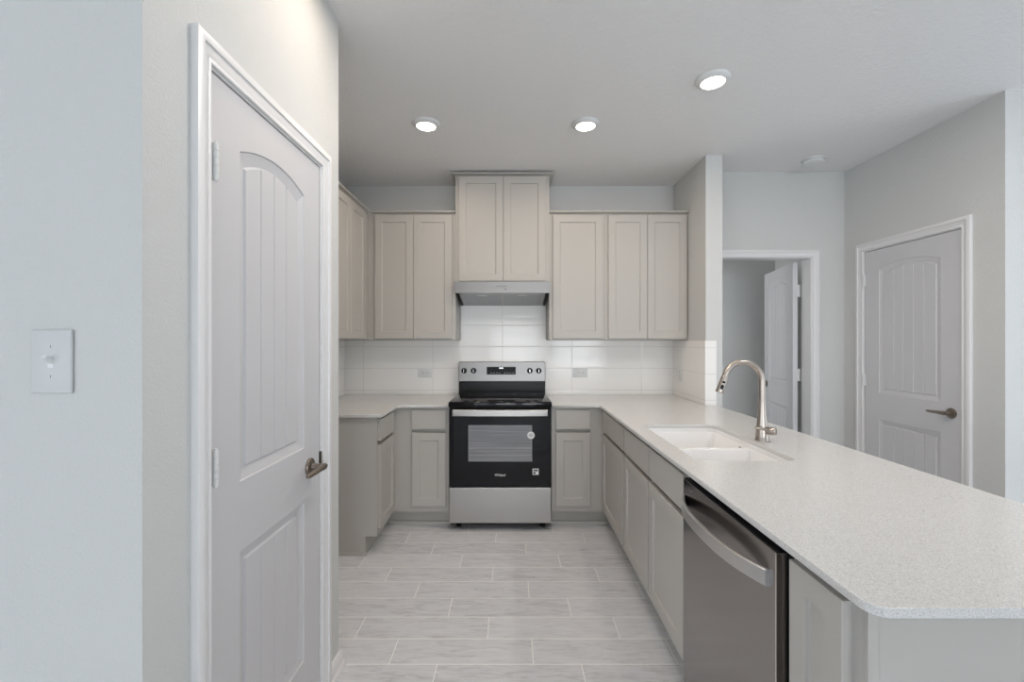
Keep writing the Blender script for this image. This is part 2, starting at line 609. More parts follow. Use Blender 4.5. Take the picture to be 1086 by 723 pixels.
def door_leaf(name, fn, w, h, label, planks=5, z0=0.012):
    """moulded two panel leaf with an arched plank upper panel: u 0..w, v 0..h, front face at n = 0"""
    st = 0.118 if w < 0.65 else 0.125
    a, c = st, w - st
    lo0, lo1, up0, up1, rise = 0.245, 0.812, 1.003, 1.905, 0.040
    b = MB(fn)
    bev, dep, th = 0.038, 0.0065, 0.035
    low = 0.0125
    # u positions across the field with V grooves between planks
    ia, ic = a + bev, c - bev
    us = []
    pw = (ic - ia) / planks
    g = 0.0032
    for i in range(planks):
        s0, s1 = ia + i * pw, ia + (i + 1) * pw
        if i > 0:
            us += [(s0, dep + 0.0042), (s0 + g, dep)]
        else:
            us.append((s0, dep))
        us += [(s0 + pw * 0.35, dep), (s0 + pw * 0.68, dep)]
        us.append((s1 - g, dep) if i < planks - 1 else (s1, dep))
    mid = (a + c) / 2
    half_o, half_i = (c - a) / 2, (ic - ia) / 2

    def arc(u, half):
        t = max(-1, min(1, (u - mid) / half))
        return rise * (1 - t * t)

    outs = [a + (u - ia) / (ic - ia) * (c - a) for u, d in us]
    # front face boards around the panels
    b.add([(0, z0, 0), (a, z0, 0), (a, h, 0), (0, h, 0)], [(0, 1, 2, 3)])
    b.add([(c, z0, 0), (w, z0, 0), (w, h, 0), (c, h, 0)], [(0, 1, 2, 3)])
    b.add([(a, z0, 0), (c, z0, 0), (c, lo0, 0), (a, lo0, 0)], [(0, 1, 2, 3)])
    b.add([(a, lo1, 0), (c, lo1, 0), (c, up0, 0), (a, up0, 0)], [(0, 1, 2, 3)])
    for i in range(len(outs) - 1):
        u0, u1 = outs[i], outs[i + 1]
        b.add([(u0, up1 + arc(u0, half_o), 0), (u1, up1 + arc(u1, half_o), 0), (u1, h, 0), (u0, h, 0)], [(0, 1, 2, 3)])
    for (z_0, z_1, arched) in ((lo0, lo1, False), (up0, up1, True)):
        def ot(u):
            return z_1 + (arc(u, half_o) if arched else 0)

        def it(u):
            return z_1 - bev + (arc(u, half_i) if arched else 0)
        zb = z_0 + bev
        # moulded slope down to a quirk, then a small step up to the plank field
        st_ = 0.005
        pr = [(0.0, 0.0), (0.003, -0.004), (bev - st_, -low), (bev, -dep)]
        for k_ in range(3):
            (e0, n0), (e1, n1) = pr[k_], pr[k_ + 1]

            def lo(e):
                return z_0 + e

            def hi(u, e):
                # blend the arch from the outer to the inner outline
                f = e / bev
                return z_1 - e + ((arc_at(u, f)) if arched else 0)

            def arc_at(u, f):
                hf = half_o + (half_i - half_o) * f
                return arc(u, hf)
            b.add([(a + e0, lo(e0), n0), (a + e0, hi(a + e0, e0), n0), (a + e1, lo(e1), n1), (a + e1, hi(a + e1, e1), n1)], [(0, 1, 3, 2)])
            b.add([(c - e0, lo(e0), n0), (c - e0, hi(c - e0, e0), n0), (c - e1, lo(e1), n1), (c - e1, hi(c - e1, e1), n1)], [(0, 1, 3, 2)])
            b.add([(a + e0, lo(e0), n0), (c - e0, lo(e0), n0), (a + e1, lo(e1), n1), (c - e1, lo(e1), n1)], [(0, 1, 3, 2)])
            for i in range(len(us) - 1):
                q = []
                for e, n_ in ((e0, n0), (e1, n1)):
                    f = e / bev
                    for ii in (i, i + 1):
                        uu = outs[ii] + (us[ii][0] - outs[ii]) * f
                        q.append((uu, hi(uu, e), n_))
                b.add(q, [(0, 1, 3, 2)])
        for i in range(len(us) - 1):
            (i0, d0), (i1, d1) = us[i], us[i + 1]
            b.add([(i0, zb, -d0), (i1, zb, -d1), (i1, it(i1), -d1), (i0, it(i0), -d0)], [(0, 1, 2, 3)])
    # sides and back
    for q in (((0, z0), (0, h)), ((0, h), (w, h)), ((w, h), (w, z0)), ((w, z0), (0, z0))):
        (p0, q0), (p1, q1) = q
        b.add([(p0, q0, 0), (p1, q1, 0), (p1, q1, -th), (p0, q0, -th)], [(0, 1, 2, 3)])
    b.add([(0, z0, -th), (w, z0, -th), (w, h, -th), (0, h, -th)], [(0, 1, 2, 3)])
    o = b.build(name, M['door'])
    return struct(o, label, 'door')


def hinge(parent, fn, u, v, side):
    b = MB(fn)
    h = 0.089
    for i in range(5):
        z = v - h / 2 + i * h / 5
        b.tube([(u + side * 0.005, z + 0.0006, 0.013), (u + side * 0.005, z + h / 5 - 0.0006, 0.013)], 0.0065, 12)
    b.tube([(u + side * 0.005, v - h / 2 - 0.004, 0.013), (u + side * 0.005, v + h / 2 + 0.004, 0.013)], 0.0045, 10)
    b.box(min(u, u + side * 0.010), max(u, u + side * 0.010), v - h / 2, v + h / 2, -0.001, 0.012)
    b.box(u - side * 0.012, u, v - h / 2, v + h / 2, -0.001, 0.0022)
    return b.build('hinge', M['white_plastic'], parent, smooth=40)


def lever_handle(parent, fn, u, v, direction, mat, drop=0.0):
    b = MB(fn)
    prof = [(0.006, 0.0), (0.031, 0.0), (0.032, 0.004), (0.030, 0.009), (0.022, 0.012), (0.0125, 0.014), (0.0115, 0.020), (0.0115, 0.046), (0.013, 0.05), (0.004, 0.062)]
    verts = []
    seg = 28
    for r, h in prof:
        for j in range(seg):
            t = 2 * PI * j / seg
            verts.append((u + r * math.cos(t), v + r * math.sin(t), h))
    faces = [(i * seg + j, i * seg + (j + 1) % seg, (i + 1) * seg + (j + 1) % seg, (i + 1) * seg + j) for i in range(len(prof) - 1) for j in range(seg)]
    faces.append(list(range(seg)))
    faces.append([(len(prof) - 1) * seg + j for j in range(seg)])
    b.add(verts, faces)
    root = b.build('door_handle', M[mat], parent, smooth=40)
    root['label'] = 'aged nickel lever handle'
    l = MB(fn)
    pts = [(u - direction * 0.014, v, 0.052), (u, v, 0.053), (u + direction * 0.03, v + 0.001, 0.054), (u + direction * 0.07, v - 0.001 - drop * 0.4, 0.053),
           (u + direction * 0.100, v - 0.002 - drop, 0.050), (u + direction * 0.112, v - 0.002 - drop, 0.047)]
    l.tube(pts, [0.010, 0.0125, 0.0105, 0.009, 0.0085, 0.006], 16)
    l.build('lever', M[mat], root, smooth=50)
    return root


# pantry door (facing +X)
fp = plane_map('X', PX, 1)
casing('trim_1', fp, P0, P1, PT, 'white moulded casing around the pantry door')
fpl = lambda u, v, n: (PX - 0.004 + n, P0 + 0.004 + u, v)
d1 = door_leaf('door_1', fpl, P1 - P0 - 0.008, PT - 0.004, 'white arched panel pantry door in the wall at left', 4)
for hz in (1.83, 1.075, 0.32):
    hinge(d1, fpl, -0.002, hz, 1)
lever_handle(d1, fpl, 0.521, 0.927, -1, 'bronze')
b = MB(fp); b.box(P1 + 0.0, P1 + 0.003, 0.895, 0.962, -0.03, 0.004, 0.001)
b.build('strike_plate', M['bronze'], d1)

# closed door on the right wall (facing -X)
fr = plane_map('X', RX, -1)
casing('trim_2', fr, R0, R1, RT, 'white moulded casing around the closed door at right')
frl = lambda u, v, n: (RX + 0.004 - n, R0 + 0.004 + u, v)
WR = R1 - R0 - 0.008
d2 = door_leaf('door_2', frl, WR, RT - 0.004, 'closed white arched panel door in the right wall', 5)
for hz in (1.84, 1.09, 0.32):
    hinge(d2, frl, WR + 0.002, hz, -1)
lever_handle(d2, frl, 0.056, 0.945, 1, 'bronze')
b = MB(fr); b.box(R0 - 0.003, R0 + 0.0005, 0.915, 0.972, -0.03, 0.002, 0.0008)
b.build('strike_plate', M['bronze'], d2)

# open door beyond the doorway
fh = plane_map('Y', HALL_Y, -1)
casing('trim_3', fh, H0, H1, HT, 'white casing around the open doorway', jamb_faces=False)
hp = Vector((2.338, 3.618, 0))
hd = Vector((0.231, 0.973, 0)).normalized()
hn = Vector((-hd.y, hd.x, 0))
fo = lambda u, v, n: tuple(hp + hd * u + hn * n + Vector((0, 0, v)))
d3 = door_leaf('door_3', fo, 0.705, 2.035, 'white arched panel door standing open in the far doorway', 5)
for hz in (1.80, 1.10, 0.32):
    b = MB()
    b.box(2.352, 2.398, 3.6165, 3.6195, hz - 0.05, hz + 0.05)
    b.tube([(2.375, 3.612, hz - 0.05), (2.375, 3.612, hz + 0.05)], 0.0065, 12)
    b.build('hinge', M['white_plastic'], d3, smooth=40)
b = MB(fo)
seg = 24
prof = [(0.006, 0.0), (0.031, 0.0), (0.031, 0.006), (0.012, 0.010), (0.011, 0.028), (0.022, 0.036), (0.027, 0.048), (0.024, 0.060), (0.012, 0.066)]
vv = []
for r, h in prof:
    for j in range(seg):
        t = 2 * PI * j / seg
        vv.append((0.645 + r * math.cos(t), 0.965 + r * math.sin(t), h))
ff = [(i * seg + j, i * seg + (j + 1) % seg, (i + 1) * seg + (j + 1) % seg, (i + 1) * seg + j) for i in range(len(prof) - 1) for j in range(seg)]
ff += [list(range(seg)), [(len(prof) - 1) * seg + j for j in range(seg)]]
b.add(vv, ff)
b.build('door_knob', M['bronze'], d3, smooth=40)

# baseboard with shoe moulding wrapping the end of the pantry wall
b = MB()
yb0 = P1 + 0.064
prof = [(0.0, 0.0), (0.026, 0.0), (0.026, 0.010), (0.022, 0.018), (0.014, 0.021), (0.014, 0.056), (0.011, 0.064), (0.006, 0.070), (0.0, 0.070)]
ring0 = [(PX + d, yb0, z) for d, z in prof]
ring1 = [(PX + d, PEND + d, z) for d, z in prof]
ring2 = [(PX - 0.3, PEND + d, z) for d, z in prof]
k = len(prof)
b.add(ring0 + ring1 + ring2, [(i, i + 1, i + 1 + k, i + k) for i in range(k - 1)] + [(i + k, i + 1 + k, i + 1 + 2 * k, i + 2 * k) for i in range(k - 1)])
struct(b.build('baseboard_pantry', M['trim'], smooth=35), 'white baseboard at the end of the pantry wall', 'baseboard')
for nm, args in (('baseboard_near_left', (-4.0, PX - 0.0, NEAR_Y - 0.014, NEAR_Y, 0, 0.07)), ('baseboard_right_return', (RX, 5.08, RET_Y - 0.014, RET_Y, 0, 0.07)),
                 ('baseboard_right', (RX - 0.014, RX, RET_Y, R0 - 0.065, 0, 0.07))):
    b = MB(); b.box(*args, 0.004)
    struct(b.build(nm, M['trim']))

# ------------------------------------------------------------------ backsplash
b = MB()
b.box(XL, XR, YB - 0.008, YB, 0.9145, 1.388)
b.box(-0.452, 0.292, YB - 0.008, YB, 1.388, 1.84)
struct(b.build('wall_backsplash_back', M['tile_back']), 'glossy white large format tile backsplash behind the range', 'backsplash')
b = MB(); b.box(XR - 0.008, XR, STUB_Y, YB - 0.008, 0.9145, 1.385)
b.box(XR - 0.008, 1.490, STUB_Y - 0.008, STUB_Y, 0.9145, 1.385)
struct(b.build('wall_backsplash_right', M['tile_side']), 'glossy white tile on the short right wall and round its end', 'backsplash')
b = MB(); b.box(XL, XL + 0.008, 2.77, YB - 0.008, 0.9145, 1.388)
struct(b.build('wall_backsplash_left', M['tile_side']), 'glossy white tile strip on the left kitchen wall', 'backsplash')


# ------------------------------------------------------------------ cabinets
def shaker(b, u0, u1, v0, v1, th=0.02, st=0.056, rec=0.0085):
    """frame and panel front, back at n = 0, face at n = th"""
    a0, a1, c0, c1 = u0 + st, u1 - st, v0 + st, v1 - st
    e = 0.0015
    f = th
    o = [(u0 + e, v0 + e, f), (u1 - e, v0 + e, f), (u1 - e, v1 - e, f), (u0 + e, v1 - e, f)]
    i = [(a0, c0, f), (a1, c0, f), (a1, c1, f), (a0, c1, f)]
    i2 = [(a0 + 0.002, c0 + 0.002, f - 0.006), (a1 - 0.002, c0 + 0.002, f - 0.006), (a1 - 0.002, c1 - 0.002, f - 0.006), (a0 + 0.002, c1 - 0.002, f - 0.006)]
    k = 0.007
    i3 = [(a0 + k, c0 + k, f - rec), (a1 - k, c0 + k, f - rec), (a1 - k, c1 - k, f - rec), (a0 + k, c1 - k, f - rec)]
    s = [(u0, v0, f - e), (u1, v0, f - e), (u1, v1, f - e), (u0, v1, f - e)]
    bk = [(u0, v0, 0), (u1, v0, 0), (u1, v1, 0), (u0, v1, 0)]
    rings = [bk, s, o, i, i2, i3]
    vs = [p for r in rings for p in r]
    fs = []
    for r in range(len(rings) - 1):
        for j in range(4):
            fs.append((r * 4 + j, r * 4 + (j + 1) % 4, (r + 1) * 4 + (j + 1) % 4, (r + 1) * 4 + j))
    fs.append((0, 3, 2, 1))
    fs.append((20, 21, 22, 23))
    b.add(vs, fs)


def cab_door(parent, fn, u0, u1, v0, v1):
    b = MB(fn)
    shaker(b, u0, u1, v0, v1)
    return b.build('door', M['cabinet'], parent)


def drawer_front(parent, fn, u0, u1, v0, v1, name='drawer_front'):
    b = MB(fn)
    b.box(u0, u1, v0, v1, 0.0, 0.019, 0.002)
    return b.build(name, M['cabinet'], parent)


def crown(parent, fn, u0, u1, z, ret0=None, ret1=None, depth=0.30):
    """small cap moulding along the top of a wall cabinet; optional returns at its ends"""
    prof = [(0.0, -0.004), (0.003, -0.004), (0.005, 0.002), (0.014, 0.007), (0.026, 0.011), (0.032, 0.012), (0.032, 0.022), (0.0, 0.022)]
    b = MB(fn)
    for (d0, h0), (d1, h1) in zip(prof[:-1], prof[1:]):
        l0 = d0 if ret0 else 0
        l1 = d1 if ret0 else 0
        r0 = d0 if ret1 else 0
        r1 = d1 if ret1 else 0
        pa = [(u0 - l0, z + h0, d0), (u1 + r0, z + h0, d0)]
        pb = [(u0 - l1, z + h1, d1), (u1 + r1, z + h1, d1)]
        b.add(pa + pb, [(0, 1, 3, 2)])
        if ret0:
            b.add([(u0 - d0, z + h0, d0), (u0 - d0, z + h0, -depth), (u0 - d1, z + h1, d1), (u0 - d1, z + h1, -depth)], [(0, 1, 3, 2)])
        if ret1:
            b.add([(u1 + d0, z + h0, d0), (u1 + d0, z + h0, -depth), (u1 + d1, z + h1, d1), (u1 + d1, z + h1, -depth)], [(0, 1, 3, 2)])
    b.box(u0, u1, z + 0.0215, z + 0.022, -depth, 0.0)
    return b.build('crown_moulding', M['cabinet'], parent, smooth=35)


UZ0, UZ1 = 1.392, 2.404
UF = 3.505
fu_back = plane_map('Y', UF, -1)
G_UP = 'wall cabinets'


def upper(loc, box, label):
    t = thing('wall_cabinet', loc, label, 'cabinet', G_UP)
    b = MB(); b.box(*box, 0.001)
    b.build('carcass', M['cabinet'], t)
    return t


# on the left wall
t = upper((-1.3, 3.2, UZ0), (XL + 0.001, -1.17, 2.77, YB - 0.001, UZ0, UZ1), 'greige two door wall cabinet on the left wall, seen edge on')
fl = plane_map('X', -1.17, 1)
cab_door(t, fl, 2.782, 3.089, 1.403, 2.395)
cab_door(t, fl, 3.093, 3.400, 1.403, 2.395)
crown(t, fl, 2.77, UF - 0.0225, UZ1, ret0=True)
# left of the hood
t = upper((-0.82, 3.66, UZ0), (-1.169, -0.4595, UF, YB - 0.001, UZ0, UZ1), 'greige two door wall cabinet on the back wall left of the hood')
cab_door(t, fu_back, -1.1076, -0.7990, 1.403, 2.395)
cab_door(t, fu_back, -0.7960, -0.4870, 1.403, 2.395)
crown(t, fu_back, -1.147, -0.4595, UZ1)
# over the hood
TF = 3.485
ft = plane_map('Y', TF, -1)
t = upper((-0.082, 3.65, 1.85), (-0.4585, 0.2955, TF, YB - 0.009, 1.852, 2.704), 'raised greige two door cabinet above the range hood')
cab_door(t, ft, -0.4290, -0.0745, 1.862, 2.698)
cab_door(t, ft, -0.0715, 0.2640, 1.862, 2.698)
crown(t, ft, -0.4585, 0.2955, 2.704, True, True, 0.29)
# right of the hood, single
t = upper((0.52, 3.66, UZ0), (0.2965, 0.7445, UF, YB - 0.001, UZ0, UZ1), 'greige single door wall cabinet just right of the hood')
cab_door(t, fu_back, 0.3258, 0.7258, 1.403, 2.395)
crown(t, fu_back, 0.2965, 0.7445, UZ1)
# right corner, double
t = upper((1.08, 3.66, UZ0), (0.7450, XR - 0.001, UF, YB - 0.001, UZ0, UZ1), 'greige two door wall cabinet in the right corner')
cab_door(t, fu_back, 0.7720, 1.0845, 1.403, 2.395)
cab_door(t, fu_back, 1.0875, 1.4020, 1.403, 2.395)
crown(t, fu_back, 0.7450, XR - 0.001, UZ1)

BZ0, BZ1 = 0.123, 0.8945
DZ0, DZ1 = 0.168, 0.708
WZ0, WZ1 = 0.734, 0.874
G_BASE = 'base cabinets'
PBX = 1.27


SLOT = 0.018  # recess added so the gap between the fronts falls darker


def slotted(b, fn, u0, u1, slots):
    """face frame whose rail behind the gap between drawer and door is set back"""
    b.fn = fn
    b.box(u0, u1, BZ0, DZ1 - 0.003, -SLOT, 0.0)
    b.box(u0, u1, WZ0 + 0.003, BZ1, -SLOT, 0.0)
    x = u0
    for a, c in slots:
        b.box(x, a, DZ1 - 0.003, WZ0 + 0.003, -SLOT, 0.0)
        x = c
    b.box(x, u1, DZ1 - 0.003, WZ0 + 0.003, -SLOT, 0.0)
    b.fn = None


def base(loc, boxes, label, front=None):
    t = thing('base_cabinet', loc, label, 'cabinet', G_BASE)
    b = MB()
    bx = list(boxes[0])
    if front:
        i = {'left': 1, 'pen': 0, 'back': 2}[front[0]]
        bx[i] += -SLOT if front[0] == 'left' else SLOT
    b.box(*bx)
    if front:
        slotted(b, front[1], *front[2:])
    b.build('carcass', M['cabinet'], t)
    b = MB()
    for bx in boxes[1:]:
        b.box(*bx)
    b.build('toe_kick', M['cabinet'], t)
    return t


BF = 3.21            # face of the back run
LF = -0.875          # face of the left run
PF = 0.672           # face of the peninsula run
fb_back = plane_map('Y', BF, -1)
fb_left = plane_map('X', LF, 1)
fb_pen = plane_map('X', PF, -1)
# left run, end panel towards the camera
t = base((-1.17, 3.3, 0), ((XL + 0.001, LF, 2.80, BF - 0.001, BZ0, BZ1), (XL + 0.001, LF - 0.075, 2.80, BF - 0.001, 0.0, BZ0),
                           (XL + 0.001, LF - 0.065, 2.790, 2.80, 0.0, 0.022)), 'greige base cabinet at left with its plain end towards the camera',
         ('left', fb_left, 2.80, BF - 0.001, [(2.822, 3.150)]))
cab_door(t, fb_left, 2.822, 3.150, DZ0, DZ1)
drawer_front(t, fb_left, 2.822, 3.150, WZ0, WZ1)
# back run left of the range
t = base((-0.67, 3.5, 0), ((XL + 0.001, -0.469, BF, YB - 0.001, BZ0, BZ1), (XL + 0.001, -0.469, BF + 0.075, YB - 0.001, 0.0, BZ0),
                           (LF - 0.07, -0.469, BF + 0.062, BF + 0.075, 0.0, 0.024)), 'greige base cabinet between the left corner and the range',
         ('back', fb_back, XL + 0.001, -0.469, [(-0.740, -0.490)]))
cab_door(t, fb_back, -0.740, -0.490, DZ0, DZ1)
drawer_front(t, fb_back, -0.740, -0.490, WZ0, WZ1)
# back run right of the range
t = base((0.48, 3.5, 0), ((0.289, PBX, BF, YB - 0.001, BZ0, BZ1), (0.289, PBX, BF + 0.075, YB - 0.001, 0.0, BZ0),
                          (0.289, PF + 0.07, BF + 0.062, BF + 0.075, 0.0, 0.024)), 'greige base cabinet between the range and the right corner',
         ('back', fb_back, 0.289, PBX, [(0.320, 0.572)]))
cab_door(t, fb_back, 0.320, 0.572, DZ0, DZ1)
drawer_front(t, fb_back, 0.320, 0.572, WZ0, WZ1)
# peninsula: corner unit

t = base((0.97, 3.1, 0), ((PF, PBX, 2.556, BF - 0.001, BZ0, BZ1), (PF + 0.075, PBX, 2.556, BF - 0.001, 0.0, BZ0)),
         'greige corner base cabinet at the far end of the peninsula',
         ('pen', fb_pen, 2.556, BF - 0.001, [(2.568, 3.150)]))
cab_door(t, fb_pen, 2.568, 3.150, DZ0, DZ1)
drawer_front(t, fb_pen, 2.568, 3.150, WZ0, WZ1)
# peninsula: sink unit (open under the bowl)
t = thing('base_cabinet', (0.97, 2.1, 0), 'greige two door sink base cabinet beside the dishwasher', 'cabinet', G_BASE)
b = MB()
slotted(b, fb_pen, 1.640, 2.555, [(1.660, 2.076), (2.092, 2.536)])
b.box(PF + 0.0185, PF + 0.03, 1.640, 2.555, BZ0, BZ1)
b.box(PF + 0.02, PBX, 1.640, 1.658, BZ0, BZ1)
b.box(PF + 0.02, PBX, 2.537, 2.555, BZ0, BZ1)
b.box(PBX - 0.018, PBX, 1.658, 2.537, BZ0, BZ1)
b.box(PF + 0.02, PBX - 0.018, 1.658, 2.537, BZ0, BZ0 + 0.018)
b.build('carcass', M['cabinet'], t)
b = MB(); b.box(PF + 0.075, PBX, 1.640, 2.555, 0.0, BZ0)
b.build('toe_kick', M['cabinet'], t)
for y0, y1 in ((2.092, 2.536), (1.660, 2.076)):
    cab_door(t, fb_pen, y0, y1, DZ0, DZ1)
    drawer_front(t, fb_pen, y0, y1, WZ0, WZ1, 'false_drawer_front')
# peninsula: narrow end unit and its finished end panel
t = base((0.97, 0.93, 0), ((PF, PBX, 0.832, 1.033, BZ0, BZ1), (PF + 0.075, PBX, 0.832, 1.033, 0.0, BZ0)),
         'narrow greige base cabinet at the near end of the peninsula')
cab_door(t, fb_pen, 0.858, 1.023, DZ0, WZ1)
b = MB()
b.box(PF, PBX, 0.8265, 0.832, 0.0, BZ1, 0.001)
b.box(PF, PF + 0.019, 0.819, 0.8265, 0.0, BZ1, 0.001)
b.build('end_panel', M['cabinet'], t)
# finished back of the peninsula
b = MB()
b.box(PBX + 0.001, PBX + 0.020, 0.8265, STUB_Y - 0.01, 0.0, BZ1)
tag(b.build('peninsula_back_panel', M['cabinet']), 'long greige panel closing the far side of the peninsula', 'panel')


# ------------------------------------------------------------------ countertops
def arc_pts(cx, cy, r, a0, a1, n=8):
    return [(cx + r * math.cos(math.radians(a0 + (a1 - a0) * i / n)), cy + r * math.sin(math.radians(a0 + (a1 - a0) * i / n))) for i in range(n + 1)]


def round_rect(x0, x1, y0, y1, r, n=8, q=None):
    """corner radius r on the y0 side, q on the y1 side"""
    q = r if q is None else q
    return (arc_pts(x1 - r, y0 + r, r, -90, 0, n) + arc_pts(x1 - q, y1 - q, q, 0, 90, n) +
            arc_pts(x0 + q, y1 - q, q, 90, 180, n) + arc_pts(x0 + r, y0 + r, r, 180, 270, n))


def slab(name, loops, z0, z1, mat, ease=0.002, parent=None):
    cu = bpy.data.curves.new(name, 'CURVE')
    cu.dimensions = '2D'
    cu.fill_mode = 'BOTH'
    cu.extrude = (z1 - z0) / 2 - ease
    cu.bevel_depth = ease
    cu.bevel_resolution = 2
    cu.offset = -ease
    for lp in loops:
        sp = cu.splines.new('POLY')
        sp.points.add(len(lp) - 1)
        for i, p in enumerate(lp):
            sp.points[i].co = (p[0], p[1], 0, 1)
        sp.use_cyclic_u = True
    tmp = bpy.data.objects.new(name, cu)
    C.objects.link(tmp)
    dg = bpy.context.evaluated_depsgraph_get()
    me = bpy.data.meshes.new_from_object(tmp.evaluated_get(dg))
    bpy.data.objects.remove(tmp, do_unlink=True)
    me.transform(Matrix.Translation((0, 0, (z0 + z1) / 2)))
    me.name = name
    me.materials.clear()
    me.materials.append(mat)
    o = bpy.data.objects.new(name, me)
    C.objects.link(o)
    if parent is not None:
        o.parent = parent
        o.matrix_parent_inverse = world_of(parent).inverted()
    return o


CZ0, CZ1 = 0.895, 0.914
CF = 3.175
CPX = 0.640
CEND = 0.770
CFAR = 1.487
g = 0.001
left_loop = ([(XL + g, YB - g), (XL + g, 2.768)] + arc_pts(-0.837 - 0.006, 2.768 + 0.006, 0.006, -90, 0, 4) +
             arc_pts(-0.837 + 0.03, CF - 0.03, 0.03, 180, 90, 6) + [(-0.466, CF), (-0.466, YB - g)])
tag(slab('countertop', [left_loop], CZ0, CZ1, M['quartz']), 'short white quartz countertop left of the range', 'countertop', 'quartz countertops')
SX0, SX1, SY0, SY1 = 0.730, 1.135, 1.710, 2.440
right_loop = ([(0.287, YB - g), (0.287, CF)] + arc_pts(CPX - 0.008, CF - 0.008, 0.008, 90, 0, 3) +
              arc_pts(CPX + 0.035, CEND + 0.035, 0.035, 180, 270, 8) + [(1.35, CEND)] + arc_pts(CFAR - 0.035, CEND + 0.035, 0.035, -90, 0, 8) +
              [(CFAR, STUB_Y - 0.009), (XR - 0.009, STUB_Y - 0.009), (XR - 0.009, YB - g)])
hole = round_rect(SX0, SX1, SY0, SY1, 0.055)
ct = slab('countertop', [right_loop, hole], CZ0, CZ1, M['quartz'])
tag(ct, 'long speckled white quartz countertop of the peninsula, wrapping to the range', 'countertop', 'quartz countertops')

# ------------------------------------------------------------------ sink
sk = thing('kitchen_sink', ((SX0 + SX1) / 2, (SY0 + SY1) / 2, 0.69), 'white double bowl undermount sink set into the peninsula', 'sink')
DIV = 0.874
b = MB()
ox0, ox1, oy0, oy1 = SX0 - 0.012, SX1 + 0.012, SY0 - 0.012, SY1 + 0.012


def loft(b, rings):
    n = len(rings[0][0])
    vs, fs = [], []
    for lp, z in rings:
        vs += [(p[0], p[1], z) for p in lp]
    for r in range(len(rings) - 1):
        for j in range(n):
            fs.append((r * n + j, r * n + (j + 1) % n, (r + 1) * n + (j + 1) % n, (r + 1) * n + j))
    fs.append([(len(rings) - 1) * n + j for j in range(n)])
    b.add(vs, fs)


ym = 2.062
hw = 0.013
# upper rim wall
rim_out = round_rect(ox0, ox1, oy0, oy1, 0.062)
rim_in = round_rect(SX0 - 0.003, SX1 + 0.003, SY0 - 0.003, SY1 + 0.003, 0.056)
n = len(rim_in)
vs = [(p[0], p[1], 0.8945) for p in rim_out] + [(p[0], p[1], 0.8945) for p in rim_in] + [(p[0], p[1], DIV) for p in rim_in]
b.add(vs, [(j, (j + 1) % n, n + (j + 1) % n, n + j) for j in range(n)] + [(n + j, n + (j + 1) % n, 2 * n + (j + 1) % n, 2 * n + j) for j in range(n)])
bowls = ((SY0 - 0.001, ym - hw), (ym + hw, SY1 + 0.001))
RB = ((0.054, 0.018), (0.018, 0.054))
for (y0, y1), (ra, rb) in zip(bowls, RB):
    rings = [(round_rect(SX0 - 0.001, SX1 + 0.001, y0, y1, ra, 8, rb), DIV)]
    for ins, z in ((0.002, DIV - 0.004), (0.004, 0.80), (0.008, 0.715), (0.014, 0.700), (0.028, 0.693), (0.05, 0.691)):
        rings.append((round_rect(SX0 + ins, SX1 - ins, y0 + ins, y1 - ins, ra, 8, rb), z))
    loft(b, rings)
b.build('basin', M['sink'], sk, smooth=40)
inner = [round_rect(SX0 - 0.001, SX1 + 0.001, y0, y1, ra, 8, rb) for (y0, y1), (ra, rb) in zip(bowls, RB)]
slab('divider', [rim_in] + inner, DIV - 0.004, DIV, M['sink'], 0.0008, sk)
for y0, y1 in bowls:
    b = MB()
    b.lathe([(0.044, 0.0), (0.044, 0.003), (0.036, 0.003), (0.034, -0.001), (0.012, -0.001), (0.01, 0.004), (0.004, 0.005)], ((SX0 + SX1) / 2, (y0 + y1) / 2, 0.6915))
    b.build('drain', M['stainless'], sk, smooth=40)
b = MB()
b.box(SX1 - 0.0055, SX1 - 0.0022, 2.148, 2.166, 0.852, 0.860, 0.001)
b.box(SX1 - 0.0055, SX1 - 0.0022, 2.128, 2.145, 0.851, 0.858, 0.001)
b.build('maker_mark', M['print_grey'], sk)

# ------------------------------------------------------------------ faucet
FX, FY = 1.183, 2.056
fa = thing('faucet', (FX, FY, CZ1), 'brushed nickel gooseneck pull down faucet behind the sink', 'faucet')
b = MB()
b.lathe([(0.030, 0.0), (0.031, 0.001), (0.031, 0.006), (0.0285, 0.010), (0.0275, 0.03), (0.0255, 0.055), (0.0225, 0.085), (0.0185, 0.125), (0.0158, 0.165), (0.0152, 0.192), (0.0146, 0.194), (0.0146, 0.198)], (FX, FY, CZ1 + 0.0005))
b.build('body', M['nickel'], fa, smooth=40)
b = MB()
R, ZC = 0.089, 1.196
pts = [(FX, FY, CZ1 + 0.196), (FX, FY, 1.16)]
for i in range(0, 21):
    a = math.radians(165 * i / 20)
    pts.append((FX - R + R * math.cos(a), FY, ZC + R * math.sin(a)))
b.tube(pts, 0.0142, 20)
b.build('spout', M['nickel'], fa, smooth=50)
e = Vector(pts[-1])
dr = (Vector(pts[-1]) - Vector(pts[-2])).normalized()
b = MB()
b.tube([e, e + dr * 0.002, e + dr * 0.012, e + dr * 0.04, e + dr * 0.078, e + dr * 0.082, e + dr * 0.083], [0.0142, 0.0155, 0.0158, 0.0168, 0.0188, 0.0180, 0.0150], 24)
sh = b.build('spray_head', M['nickel'], fa, smooth=40)
side = Vector((-0.25, -0.97, 0.0))
side = (side - dr * side.dot(dr)).normalized()
perp = side.cross(dr)
b = MB()
